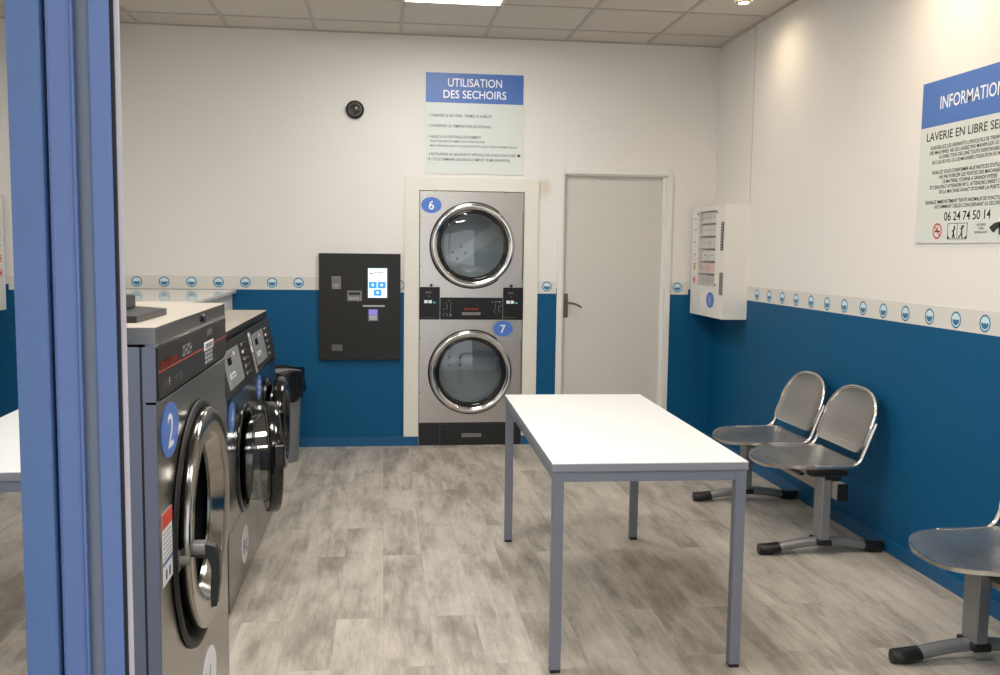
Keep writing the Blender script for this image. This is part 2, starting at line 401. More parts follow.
# back door
m=MB(FB); m.box(DX0+.002,DX1-.002,.006,DT-.004,-.075,-.035,door_m)
dr=struct(m.build('door_1',bevel=.002))
dr['label']='pale grey flush door in the back wall'
m=MB(FB)
for a0,a1 in ((DX0-.042,DX0),(DX1,DX1+.042)): m.box(a0,a1,0,DT+.042,-.0,.014,casing_m)
m.box(DX0,DX1,DT,DT+.042,0,.014,casing_m)
m.box(DX0-.002,DX0+.012,0,DT,-.12,.0,casing_m); m.box(DX1-.012,DX1+.002,0,DT,-.12,.0,casing_m); m.box(DX0,DX1,DT-.012,DT+.002,-.12,0,casing_m)
m.box(DX1-.03,DX1,0,DT,-.034,-.012,casing_m)
m.build('door_casing',parent=dr,bevel=.003)
m=MB(FB); m.box(1.338,1.372,.955,1.135,-.036,-.027,brass)
m.tube([(1.357,1.068,-.03),(1.357,1.068,.02),(1.375,1.067,.024),(1.41,1.062,.024),(1.44,1.050,.024),(1.466,1.034,.022)],[.009,.009,.009,.008,.008,.007],brass)
m.build('door_handle',parent=dr,bevel=.003)

# ------------------------------------------------------------------ blue framed glass door beside the camera
m=MB(); m.box(-.1525,-.1485,-.62,.405,.0,2.35,g_mirror)
pane=m.build('glass_pane')
def px2x(px,y):  # sizes the profile widths
    r=right*((px-500)/FPX)+fwd; return r.x*y/r.y
leaf=struct(MB().box(px2x(6,.62),px2x(49.5,.62),.62,.66,0,2.35,frame_b2).build('door_2',bevel=.0025)); leaf['label']='open glazed entrance door with blue metal frame'
pane.parent=leaf
def prof(name,px0,px1,y0,y1,mt,bev=.0025):
    return MB().box(px2x(px0,y0),px2x(px1,y0),y0,y1,0,2.35,mt).build(name,parent=leaf,bevel=bev)
prof('brush_seal',46,56,.645,.66,dark_seal,0)
prof('frame_profile',53,81.5,.62,.66,frame_b)
prof('frame_profile',77.5,81,.6165,.622,frame_b,.0008)
prof('rubber_strip',80,97,.6225,.64,groove_m,0)
prof('frame_profile',95,116.5,.62,.6225,frame_b)
prof('gasket_seal',114,120.5,.6225,.624,gask,0)
prof('metal_strip',118,126,.6242,.6262,alu_m,0)

# ------------------------------------------------------------------ ceiling lights
CELL=[(.42,5.69),(.42,3.32),(.42,.92),(-.78,3.32),(-.78,.92)]  # first panel is in view; the other four are unseen, added for brightness
LBL=['square LED ceiling panel nearest the back wall, cut by the top edge of the photo','out-of-view LED panel added for brightness over the white table','out-of-view LED panel added for brightness just inside the entrance','out-of-view LED panel added for brightness above the washing machines','out-of-view LED panel added for brightness left of the entrance']
for (x,y),lb in zip(CELL,LBL):
    t=thing('ceiling_light',(x,y,H-.012),lb,'light','LED ceiling panels')
    MB().box(x-.285,x+.285,y-.285,y+.285,H-.012,H-.006,lite_w).build('diffuser',parent=t)
    m=MB()
    for s in (-1,1):
        m.box(x+s*.2975-.0105,x+s*.2975+.0105,y-.308,y+.308,H-.014,H+.002,white_p); m.box(x-.287,x+.287,y+s*.2975-.0105,y+s*.2975+.0105,H-.014,H+.002,white_p)
    m.build('frame',parent=t)
DL=[(2.17,5.70,'small round warm downlight in the ceiling near the back right corner'),(2.1,3.9,'out-of-view warm downlight added for brightness above the information sign'),(2.1,2.1,'out-of-view warm downlight added for brightness above the near seats'),(-1.25,3.3,'out-of-view warm downlight added for brightness above the washing machines')]  # only the first shows; the other three are added to brighten the room
for x,y,lb in DL:
    t=thing('recessed_downlight',(x,y,H-.01),lb,'light','warm ceiling downlights')
    m=MB(Frame((x,y,H),(1,0,0),(0,1,0),(0,0,-1))); m.lathe(0,0,[(.03,-.004),(.032,.006),(.045,.008),(.05,.002),(.05,-.003)],white_p,32); m.build('rim',parent=t)
    m=MB(Frame((x,y,H),(1,0,0),(0,1,0),(0,0,-1))); m.ell(0,0,-.003,.031,.031,lite_o,28,.004); m.build('bulb',parent=t)
    ld=bpy.data.lights.new('downlight_beam','SPOT'); ld.energy=SPOT_W*(.8 if y>5 else 2.2); ld.color=(1,.80,.58); ld.spot_size=2.9; ld.spot_blend=1.0; ld.shadow_soft_size=.05
    lo=bpy.data.objects.new('downlight_beam',ld); C.objects.link(lo); lo.parent=t; lo.location=(0,0,-.004)

# ------------------------------------------------------------------ stacked tumble dryers in their white surround
def number_disc(f, a, b, c, txt, parent, ra=.074, rb=.058, mt=disc_b, lt=lett_w, h=.062, sub='number_disc', lw=None):
    m=MB(f); m.ell(a,b,c,ra,rb,mt,40,.0015); m.text(txt,a,b-h/2,c+.0018,h,lt,align='c',width=lw)
    return m.build(sub,parent=parent)
sur=thing('dryer_surround',(.64,D,.06),'cream board frame around the stacked dryers','frame')
W0,W1,WT=.148,1.132,1.972
for nm,vs in (('frame_board',[(W0,.07),(KX0,.07),(KX0,KH),(W0,WT)]),('frame_board',[(W1,.07),(KX1,.07),(KX1,KH),(W1,WT)]),('frame_board',[(W0,WT),(W1,WT),(KX1,KH),(KX0,KH)])):
    m=MB(FB); m.prism([(a,b,0) for a,b in vs],(0,0,0.0005),(0,0,.018),cream_m); m.build(nm,parent=sur,bevel=.0025)
dy=thing('stacked_dryer',(.64,D-.02,0),'stainless steel stack of two tumble dryers numbered 6 and 7','tumble dryer')
X0,X1=KX0+.004,KX1-.004
UC=(.646,1.483); LC=(.640,.551)
m=MB(FB)
m.holed(X0,X1,1.17,KH-.003,.012,UC[0],UC[1],.262,steel)
m.holed(X0,X1,.172,.942,.012,LC[0],LC[1],.262,steel)
m.box(X0,X1,.942,1.17,.0,.012,steel); m.box(X0,X1,.0,.172,-.01,.008,black)
for z0,z1 in ((.172,.942),(1.17,KH-.003)):    # returns
    m.box(X0,X0+.002,z0,z1,-.7,.012,steel); m.box(X1-.002,X1,z0,z1,-.7,.012,steel)
m.box(X0,X1,KH-.005,KH-.003,-.7,.012,steel); m.box(X0,X1,0,.002,-.7,0,steel); m.box(X0,X1,0,KH-.003,-.705,-.7,steel)
for a,b in ((.268,1.69),(.268,1.33),(.37,1.868),(.88,1.868),(.268,.80),(.268,.40)): m.ell(a,b,.012,.005,.005,grey_dk,10,.002)
for a in (.345,.935): m.ell(a,1.190,.012,.012,.011,black,16,.006)
m.build('cabinet',parent=dy)
for i,(ca,cb) in enumerate((UC,LC)):
    m=MB(FB)
    m.lathe(ca,cb,[(.262,.012),(.256,-.03),(.262,-.06),(.30,-.07),(.30,-.50)],drum_h,64)
    m.ell(ca,cb,-.51,.30,.30,drum_h,64,.01)
    # lifting vane with four bolts
    ang=.62 if i==0 else 0
    ca_,sa_=math.cos(ang),math.sin(ang)
    def rot(a,b): return (ca+a*ca_-b*sa_, cb+a*sa_+b*ca_)
    v=[rot(-.26,.0+(.02 if i==0 else .05)),rot(.27,.0+(.02 if i==0 else .05)),rot(.25,-.10+(.02 if i==0 else .05)),rot(-.25,-.10+(.02 if i==0 else .05))]
    m.add([(a,b,-.490) for a,b in v],[(0,1,2,3)],drum_m)
    for da in (-.10,-.02):
        for db in (.03,-.03):
            q=rot(da-.02,db-.03+(.02 if i==0 else .05)); m.ell(q[0],q[1],-.489,.009,.009,black,12,.003)
    m.build('drum',parent=dy)
    # door
    d=MB(FB)
    pa0,pa1,pb0,pb1=ca-.02,X1-.012,cb-.245,cb+.245
    d.holed(pa0,pa1,pb0,pb1,.026,ca,cb,.285,steel) if False else None
    # hinge-side plate behind the ring
    vs=[];n=28
    for k in range(n+1):
        t=-1.02+2.04*k/n; vs += [(ca+.285*math.cos(t),cb+.285*math.sin(t),.024),(pa1,cb+.245*(2*k/n-1),.024)]
    d.add(vs,[(2*k,2*k+1,2*k+3,2*k+2) for k in range(n)],steel)
    d.box(pa1-.002,pa1,pb0,pb1,.012,.025,steel); d.box(ca+.16,pa1,pb1-.002,pb1,.012,.025,steel); d.box(ca+.16,pa1,pb0,pb0+.002,.012,.025,steel)
    d.box(pa1+.001,pa1+.006,pb0,pb1,.012,.028,chrome)
    door=d.build('door',parent=dy)
    d=MB(FB); d.lathe(ca,cb,[(.312,.013),(.316,.022),(.306,.024)],gloss_b,72)
    d.lathe(ca,cb,[(.306,.022),(.307,.040),(.300,.052),(.288,.056),(.268,.050),(.258,.038),(.254,.028)],chrome,72); d.build('door_ring',parent=door)
    d=MB(FB); d.lathe(ca,cb,[(.257,.032),(.252,.040),(.242,.038),(.232,.018),(.230,.0)],gloss_b,64); d.build('door_gasket',parent=door)
    d=MB(FB); d.lathe(ca,cb,[(.240,.034),(.20,.040),(.12,.045),(.0005,.047)],g_clear,48); d.build('door_glass',parent=door)
# control strip
m=MB(FB); m.box(X0,.408,.940,1.178,.012,.030,panel_b); m.box(.412,.872,.940,1.102,.012,.026,panel_b); m.box(.876,X1,.940,1.178,.012,.030,panel_b)
cp_=m.build('control_panel',parent=dy,bevel=.0015)
for a in (.295,.900):
    m=MB(FB)
    m.box(a+.000,a+.024,1.060,1.082,.0305,.0315,led_w); m.box(a+.031,a+.055,1.060,1.082,.0305,.0315,led_w); m.box(a+.064,a+.082,1.060,1.070,.0305,.0315,led_c)
    for k in range(3): m.box(a+.010+.014*k,a+.021+.014*k,1.132,1.146,.0305,.0315,grey_dk)
    m.box(a+.03,a+.036,1.104,1.118,.0305,.0315,grey_dk); m.box(a-.025,a+.08,.955,.958,.0305,.031,grey_dk)
    m.build('display',parent=cp_)
MB(FB).box(.572,.708,.974,.995,.0262,.029,kmetal).build('name_plate',parent=cp_)
# arrows printed on the strip
for (ox,flip) in ((.475,1),(.83,-1)):
    pth=[(ox+p[0]*flip*1.0,1.03+p[1]*flip,.0265) for p in [(0,.055),(.026,.02),(.012,.02),(.012,-.045),(-.04,-.045),(-.04,-.012),(-.012,-.012),(-.012,.02),(-.026,.02)]]
    m=MB(FB); m.tube(pth,.0014,grey_pr,4,closed=True); m.build('printed_arrow',parent=cp_)
for a,b in ((.43,.966),(.79,1.066)):
    m=MB(FB)
    for k in range(3): m.box(a+.026*k,a+.012+.026*k,b,b+.012,.0262,.0268,grey_pr if k==2 else grey_dk)
    m.build('printed_symbol',parent=cp_)
MB(FB).text('Speed Queen',.640,1.014,.0268,.013,red_m,width=.105,align='c').build('brand_lettering',parent=cp_)
m=MB(FB); m.box(.43,.9,.014,.160,.008,.016,black); m.box(.415,.418,.005,.168,.008,.012,grey_dk); m.box(.578,.725,.062,.090,.016,.022,kmetal); m.build('kick_drawer',parent=dy,bevel=.001)
number_disc(FB,.343,1.772,.013,'6',dy)
number_disc(FB,.876,.873,.0265,'7',dy,h=.06)

# ------------------------------------------------------------------ payment terminal
k=thing('payment_terminal',(-.168,D,.643),'dark graphite wall panel with a lit touch screen left of the dryers','payment terminal')
m=MB(FB); m.box(-.462,.122,.643,1.415,.002,.035,kiosk_m); m.build('housing',parent=k,bevel=.003)
m=MB(FB); m.box(-.122,.034,1.088,1.320,.035,.040,gloss_b); m.box(-.112,.024,1.098,1.310,.0405,.041,scr_m)
for a in (-.106,-.042): m.box(a,a+.056,1.166,1.212,.0412,.0416,scr_b); m.ell(a+.028,1.190,.0417,.010,.010,scr_m,14,.0003)
m.box(-.070,-.016,1.112,1.156,.0412,.0416,scr_b); m.ell(-.043,1.135,.0417,.011,.009,scr_m,14,.0003)
m.box(-.10,-.078,1.270,1.277,.0412,.0416,grey_dk); m.box(-.07,-.005,1.276,1.281,.0412,.0416,grey_pr)
m.build('touch_screen',parent=k)
m=MB(FB); m.box(-.371,-.306,1.158,1.250,.035,.041,kmetal)
for i in range(3):
    for j in range(3): m.box(-.360+.017*i,-.349+.017*i,1.205+.012*j,1.213+.012*j,.041,.043,grey_dk)
m.box(-.352,-.325,1.175,1.192,.041,.044,grey_pr); m.build('coin_slot',parent=k,bevel=.001)
m=MB(FB); m.box(-.261,-.157,1.072,1.148,.035,.042,kmetal); m.box(-.250,-.168,1.115,1.137,.042,.043,gloss_b)
for a in (-.245,-.222,-.198): m.box(a,a+.015,1.082,1.100,.042,.0435,lcd)
m.build('banknote_reader',parent=k,bevel=.001)
m=MB(FB); m.box(-.149,.008,1.031,1.044,.035,.050,lcd); m.build('shelf_lip',parent=k,bevel=.001)
m=MB(FB); m.box(-.118,-.034,.922,1.022,.035,.044,gloss_b); m.box(-.107,-.045,.970,1.012,.0442,.0446,scr_v); m.box(-.107,-.045,.933,.968,.0442,.0446,lcd); m.build('card_reader',parent=k,bevel=.001)
m=MB(FB); m.box(-.372,-.296,.710,.756,.035,.037,grey_dk); m.build('rating_plate',parent=k)
m=MB(FB); m.box(-.05,.005,.796,.800,.035,.036,gloss_b); m.build('receipt_slot',parent=k)

# ------------------------------------------------------------------ signs
sg=thing('instruction_sign',(.65,D,2.0),'white sign with blue header UTILISATION DES SECHOIRS above the dryers','sign')
m=MB(FB); m.box(.294,1.012,2.0,2.506,.002,.006,sign_w); m.build('board',parent=sg)
m=MB(FB); m.box(.298,1.006,2.506,2.716,.002,.0065,sign_b); m.build('header',parent=sg)
m=MB(FB)
MB(FB).text('UTILISATION',.653,2.622,.0075,.058,lett_w,.392,'c').build('heading',parent=sg); MB(FB).text('DES SECHOIRS',.653,2.540,.0075,.056,lett_w,.456,'c').build('heading',parent=sg)
for s,a,b,hh,wd in (('1 CHARGEZ LE SECHOIR - FERMEZ LE HUBLOT',.32,2.406,.019,.457),('2 CHOISISSEZ LA TEMPERATURE DE SECHAGE',.32,2.332,.019,.452),
    ('3 ALLEZ A LA CENTRALE DE PAIEMENT',.32,2.255,.019,.381),('SELECTIONNEZ LE NUMERO DE VOTRE SECHOIR',.330,2.225,.014,.397),('MISE EN MONNAIE, BILLET OU SI SANS CONTACT (CB) DU SECHOIR (20 MIN) VOULUE',.330,2.192,.014,.633),
    ('4 RETOURNEZ AU SECHOIR ET APPUYEZ SUR LE BOUTON START',.321,2.130,.019,.64),('LE CYCLE DEMARRE (SECHAGE COMPLET 30 MIN ENVIRON)',.315,2.094,.019,.597)):
    MB(FB).text(s,a,b,.0068,hh,ink,wd).build('text_line',parent=sg)
m.box(.968,.988,2.131,2.149,.0062,.0068,ink)
m.build('start_symbol',parent=sg)

sg=thing('information_sign',(R,3.79,1.51),'white sign with blue header INFORMATIONS on the right wall','sign')
m=MB(FR); m.box(-4.175,-3.405,1.512,2.035,.002,.007,sign_w); m.build('board',parent=sg)
m=MB(FR); m.box(-4.172,-3.408,2.035,2.237,.002,.0075,sign_b); m.build('header',parent=sg)
m=MB(FR); CX=-3.79
m.text('INFORMATIONS',CX,2.106,.0085,.056,lett_w,.475,'c').build('heading',parent=sg); MB(FR).text('LAVERIE EN LIBRE SERVICE',CX,1.972,.008,.037,ink,.662,'c').build('heading',parent=sg)
for s,b,wd in (("SURVEILLEZ LES ENFANTS LORSQU'ILS SE TIENNENT PRES",1.931,.59),('DES MACHINES. NE LES LAISSEZ PAS MANIPULER LES MACHINES',1.909,.60),('LA DIRECTION DECLINE TOUTE RESPONSABILITE',1.887,.45),('EN CAS DE VOL OU DE MAUVAISE UTILISATION DU MATERIEL',1.865,.55),
    ("VEUILLEZ VOUS CONFORMER AUX NOTICES D'UTILISATION",1.820,.55),('NE PAS FORCER LES PORTES DES MACHINES',1.798,.43),('CE MATERIEL TOURNE A GRANDE VITESSE',1.776,.38),("ET L'EAU PEUT ATTEINDRE 90°C. ATTENDRE L'ARRET COMPLET",1.754,.57),("DE LA MACHINE AVANT D'OUVRIR LA PORTE",1.732,.42),
    ('SIGNALEZ IMMEDIATEMENT TOUTE ANOMALIE DE FONCTIONNEMENT',1.688,.63),('NOTAMMENT CELLES CONCERNANT LA SECURITE',1.666,.48)):
    MB(FR).text(s,CX,b,.008,.0155,ink,wd,'c').build('text_line',parent=sg)
MB(FR).text('06 24 74 50 14',CX,1.611,.008,.038,ink,.326,'c').build('telephone_number',parent=sg)
m=MB(FR)
m.text('AUTO SERVICE',-3.685,1.583,.008,.009,ink,.06,'c'); m.text('VIDEO',-3.685,1.568,.008,.009,ink,.035,'c'); m.text('SURVEILLANCE',-3.685,1.552,.008,.009,ink,.085,'c')
m.build('text_line',parent=sg)
m=MB(FR)
m.lathe(-4.0,1.566,[(.028,.008),(.035,.008)],red_m,28,False); m.box(-4.02,-3.98,1.561,1.568,.0075,.008,ink); m.box(-4.002,-3.997,1.568,1.585,.0075,.008,ink)
vs=[(-4.0+.7071*(p[0]-p[1]),1.566+.7071*(p[0]+p[1]),.0085) for p in ((-.003,-.03),(.003,-.03),(.003,.03),(-.003,.03))]; m.add(vs,[(0,1,2,3)],red_m)
m.build('no_smoking_symbol',parent=sg)
m=MB(FR)
for a in (-3.92,-3.85,-3.780): m.box(a-.001,a+.001,1.53,1.597,.0075,.0083,ink)
m.box(-3.92,-3.78,1.529,1.531,.0075,.0083,ink); m.box(-3.92,-3.78,1.596,1.598,.0075,.0083,ink)
for a,l in ((-3.872,0),(-3.815,.012)):      # little figures
    m.ell(a,1.582,.0078,.005,.006,ink,12,.0004)
    for p0,p1 in (((a,1.578),(a-.002,1.555)),((a-.002,1.555),(a-.010-l,1.534)),((a-.002,1.555),(a+.006,1.534)),((a,1.572),(a-.014,1.562+l)),((a,1.572),(a+.012,1.575+l))):
        m.tube([(p0[0],p0[1],.0085),(p1[0],p1[1],.0085)],.0022,ink,5)
m.add([(-3.918,1.532,.0083),(-3.90,1.532,.0083),(-3.918,1.545,.0083)],[(0,1,2)],ink); m.add([(-3.782,1.532,.0083),(-3.80,1.532,.0083),(-3.782,1.545,.0083)],[(0,1,2)],ink)
m.build('machine_use_symbol',parent=sg)
m=MB(FR)
vs=[(-3.632,1.575,.008),(-3.60,1.592,.008),(-3.545,1.60,.008),(-3.54,1.585,.008),(-3.585,1.565,.008),(-3.60,1.552,.008),(-3.615,1.56,.008)]
m.add(vs,[tuple(range(7))],ink); m.box(-3.57,-3.555,1.545,1.59,.0075,.008,ink); m.build('camera_symbol',parent=sg)

# ------------------------------------------------------------------ security camera dome
t=thing('security_camera',(-.205,D,2.435),'small round black security camera dome high on the back wall','security camera')
m=MB(FB); m.lathe(-.205,2.435,[(.064,.001),(.065,.018),(.060,.026),(.046,.030)],black,40); m.ell(-.205,2.435,.0012,.062,.062,black,32,.02); m.build('base',parent=t)
m=MB(FB); m.lathe(-.205,2.435,[(.046,.024),(.048,.032),(.044,.034),(.043,.024)],kmetal,40); m.build('ring',parent=t)
m=MB(FB); m.lathe(-.205,2.435,[(.043*math.cos(q),.028+.036*math.sin(q)) for q in [i*PI/16 for i in range(8)]]+[(.0005,.064)],g_dome,36); m.build('dome',parent=t)
m=MB(FB); m.lathe(-.190,2.438,[(.018,.022),(.018,.036),(.012,.044),(.0005,.045)],kmetal,20); m.build('lens',parent=t)

# ------------------------------------------------------------------ detergent vending machine on the right wall
VX=2.295; VD=R-VX; va0,va1,vb0,vb1=-6.915,-6.225,1.0,1.782
v=thing('vending_machine',(2.4,6.57,1.0),'white wall-mounted detergent vending machine in the back right corner','vending machine')
m=MB(FR); wa0,wa1,wb0,wb1=-6.765,-6.405,1.215,1.75
m.box(va0,va1,vb0,vb1,-.012,.03,vend_w); m.box(va0,wa0,vb0,vb1,.03,VD,vend_w); m.box(wa1,va1,vb0,vb1,.03,VD,vend_w)
m.box(wa0,wa1,vb0,wb0,.03,VD,vend_w); m.box(wa0,wa1,wb1,vb1,.03,VD,vend_w); m.box(wa0,wa1,wb0,wb1,.03,.032,vend_in)
m.build('housing',parent=v)
m=MB(FR)
for i in range(6):
    b=wb0+.002+i*.0895
    m.box(wa0,wa1,b,b+.010,.032,VD-.008,vend_w)
m.build('product_shelves',parent=v)
MB(FR).box(wa0,wa1,wb0,wb1,VD-.003,VD-.0015,g_clear).build('window_pane',parent=v)
m=MB(FR); m.box(wa1+.11,wa1+.155,1.47,1.665,VD,VD+.004,gloss_b)
for i in range(10): m.box(wa1+.118,wa1+.148,1.478+.019*i,1.489+.019*i,VD+.004,VD+.006,grey_pr)
m.build('selector_buttons',parent=v)
m=MB(FR); m.box(wa1+.105,wa1+.17,1.165,1.32,VD,VD+.003,kmetal); m.build('coin_plate',parent=v)
m=MB(FR); m.box(va0+.08,va0+.26,1.03,1.165,VD,VD+.003,white_p); m.box(va0+.09,va0+.25,1.04,1.155,VD+.003,VD+.006,vend_w); m.build('delivery_flap',parent=v,bevel=.001)
number_disc(FR,-6.475,1.12,VD+.001,'1',v,ra=.078,rb=.056,h=.06)
m=MB(FR)
for i,(b,mt) in enumerate(((1.70,grey_pr),(1.62,grey_pr),(1.53,grey_pr),(1.44,grey_pr),(1.345,orange_m),(1.245,pink_m))):
    hh=.008 if i<4 else .022
    m.box(va0+.055,va0+.10,b-.004,b-.004+hh,VD+.0005,VD+.0015,mt)
    if i>=4: m.box(va0+.045,va0+.12,b+.024,b+.030,VD+.0005,VD+.0015,mt); m.box(va0+.045,va0+.11,b-.016,b-.010,VD+.0005,VD+.0015,mt)
m.box(va0+.02,va0+.03,1.2,1.76,VD+.0005,VD+.001,border_line)
m.build('price_labels',parent=v)
m=MB(FR)
for a,b in ((wa1+.02,1.735),(wa1+.02,1.23),(wa0-.02,1.735)): MB(FR).ell(a,b,VD,.008,.008,kmetal,14,.005).build('lock',parent=v)
rows=[('grey',3,pack_g),('pink',4,pack_p),('pale',2,pack_w),('white',4,pack_w),('white',4,pack_w),('white',4,pack_w)]
ordn=['bottom','fifth','fourth','third','second','top']
for i,(cn,n,mt) in enumerate(rows):
    b=wb0+.0122+i*.0895; span=.29; x0=wa0+.045
    for j in range(n):
        pl={2:['left','right'],3:['left','middle','right'],4:['leftmost','second from left','third from left','rightmost']}[n][j]
        wd=span/n; a=x0+j*wd
        m=MB(FR); m.box(a+.003,a+wd-.003,b,b+.064,.05,VD-.014,mt); m.box(a+.004+wd*.25,a+wd*.7,b+.026,b+.034,VD-.0138,VD-.0132,grey_pr)
        q=m.build('detergent_packet',origin=FR(a+wd/2,b,.09),bevel=.004)
        tag(q,f'{cn} detergent packet, {pl} on the {ordn[i]} shelf of the vending machine','packet',f'packets on the {ordn[i]} shelf of the vending machine')

# ------------------------------------------------------------------ large washing machine number 2
WX,WY0,WY1,WH=-.45,1.94,2.765,1.297
F2=Frame((WX,WY0,0),(0,1,0),(0,0,1),(1,0,0)); WW=WY1-WY0
wm=thing('washing_machine',(WX-.45,(WY0+WY1)/2,0),'large stainless steel front-loading washing machine numbered 2, nearest the entrance door','washing machine','front-loading washing machines')
DC=(.41,.785); 
m=MB(F2)
m.holed(.0,WW,.04,1.143,0,DC[0],DC[1],.285,steel_dk)
m.box(0,.003,.04,1.257,-.026,0,side_m); m.box(WW-.003,WW,.04,1.257,-.9,0,side_m)
m.box(0,.003,.04,1.257,-.9,-.031,side_m); m.box(.003,.006,.04,1.257,-.033,-.02,black); m.box(.002,WW-.002,1.2565,1.2625,-.02,.003,chrome)
m.box(0,WW,.04,1.257,-.905,-.9,side_m); m.box(.02,WW-.02,0,.04,-.88,-.02,black)
m.box(0,WW,1.141,1.146,-.02,.004,chrome)
m.build('cabinet',parent=wm)
m=MB(F2); m.box(-.002,WW+.002,1.262,WH-.002,-.91,.001,steel_dk); m.box(-.002,WW+.002,WH-.002,WH,-.91,.001,top_steel); top=m.build('top_panel',parent=wm,bevel=.004)
m=MB(F2); m.ell(.50,1.278,.001,.016,.011,black,20,.006); m.build('lock',parent=top)
m=MB(F2)
m.prism([(.10,0,-.06),(.36,0,-.055),(.44,0,-.13),(.44,0,-.34),(.10,0,-.34)],(0,WH+.0005,0),(0,WH+.014,0),black)
m.box(.14,.40,WH+.014,WH+.045,-.33,-.135,black); m.build('detergent_lid',parent=top,bevel=.004)
m=MB(F2); m.box(.004,WW-.004,1.149,1.255,-.02,.004,panel_b); pn=m.build('control_panel',parent=wm,bevel=.002)
m=MB(F2); m.box(.004,WW-.004,1.2035,1.2055,.0042,.0046,red_m)
m.text('Speed Queen',.022,1.211,.0048,.017,red_m,.155)
for q in (.0008,-.0008,.0016): m.text('Speed Queen',.022+q,1.211+q/2,.0049,.017,red_m,.155)
m.build('brand_lettering',parent=pn)
m=MB(F2)
for i in range(4):
    for j in range(3): m.box(.238+.026*i,.256+.026*i,1.211+.009*j,1.217+.009*j,.0042,.0052,grey_dk if (i+j)%2 else grey_pr)
m.box(.49,.610,1.196,1.216,.0042,.006,lett_w); m.box(.50,.60,1.199,1.213,.006,.0065,lcd)
for i in range(3): m.box(.515+.026*i,.527+.026*i,1.202,1.211,.0066,.0068,grey_dk)
for i in range(3):
    for j in range(3): m.box(.500+.036*i,.526+.036*i,1.162+.011*j,1.169+.011*j,.0042,.0055,lcd)
m.box(.53,.60,1.230,1.246,.0042,.005,grey_dk)
for a in (.05,.075,.165,.20): m.ell(a,1.176,.0042,.005,.005,grey_dk,10,.0005)
m.text('F',.095,1.168,.005,.016,lett_w); m.text('J',.215,1.168,.005,.013,lett_w); m.text('1',.16,1.168,.005,.012,grey_pr)
m.build('keypad',parent=pn)
# drum behind the door
m=MB(F2); m.lathe(DC[0],DC[1],[(.300,.002),(.298,.008),(.285,.010),(.272,.0),(.262,-.06),(.262,-.10),(.29,-.11),(.29,-.45)],rubber,64); m.ell(DC[0],DC[1],-.45,.29,.29,drum_d,48,.004)
m.build('drum',parent=wm)
# door, standing a little proud of the front
dz=DC[1]+.014
m=MB(F2); m.lathe(DC[0],dz,[(.235,-.03),(.250,-.006),(.248,.018)],rubber,64); m.lathe(DC[0],dz,[(.246,.006),(.264,.006),(.2645,.007),(.267,.009),(.267,.027),(.2665,.029),(.264,.0315),(.262,.032),(.2615,.032),(.205,.029),(.2045,.0288),(.202,.027),(.2015,.026),(.188,.000),(.1875,-.001),(.184,-.012)],ring_m,72)
d2=m.build('door',parent=wm)
m=MB(F2); m.lathe(DC[0],dz,[(.186,-.004),(.15,-.03),(.10,-.045),(.0005,-.052)],g_bowl,48); m.build('door_glass',parent=d2)
m=MB(F2); hz=.785; ha=.195
m.tube([(.150,hz-.012,.004),(.150,hz-.012,.03)],.013,kmetal,12); m.tube([(ha,hz,.028),(ha,hz,.056)],.018,kmetal,14)
HH=[(0,-.014,.052),(0,.014,.052),(0,.017,.09),(0,.010,.118),(0,-.01,.130),(0,-.06,.132),(0,-.115,.122),(0,-.118,.104),(0,-.09,.102),(0,-.05,.106),(0,-.02,.098)]
m.prism([(0,q[1]*(1.1 if q[1]<-.05 else .9)-.004,.030+(q[2]-.052)*.72) for q in HH],(ha-.013,hz,0),(ha+.013,hz,0),black)
m.build('door_handle',parent=d2,bevel=.005)
m=MB(F2); m.box(.125,.165,hz-.035,hz+.012,.001,.010,kmetal); m.build('door_latch',parent=wm,bevel=.002)
number_disc(F2,.112,1.070,.0006,'2',wm,ra=.082,rb=.058,h=.072,lw=.052)
number_disc(F2,.50,.335,.0006,'16',wm,ra=.108,rb=.084,mt=disc_w,lt=lett_bl,h=.07,sub='capacity_disc')
m=MB(F2); m.box(.022,.112,.755,.908,.0006,.0014,disc_w); m.box(.022,.112,.875,.908,.0014,.002,red_m); m.box(.022,.112,.798,.806,.0014,.002,lett_bl)
for i in range(6): m.box(.03,.104,.862-.010*i,.865-.010*i,.0014,.0018,grey_pr)
m.box(.045,.06,.765,.785,.0014,.0018,grey_dk); m.box(.075,.09,.765,.785,.0014,.0018,grey_dk); m.build('warning_sticker',parent=wm)

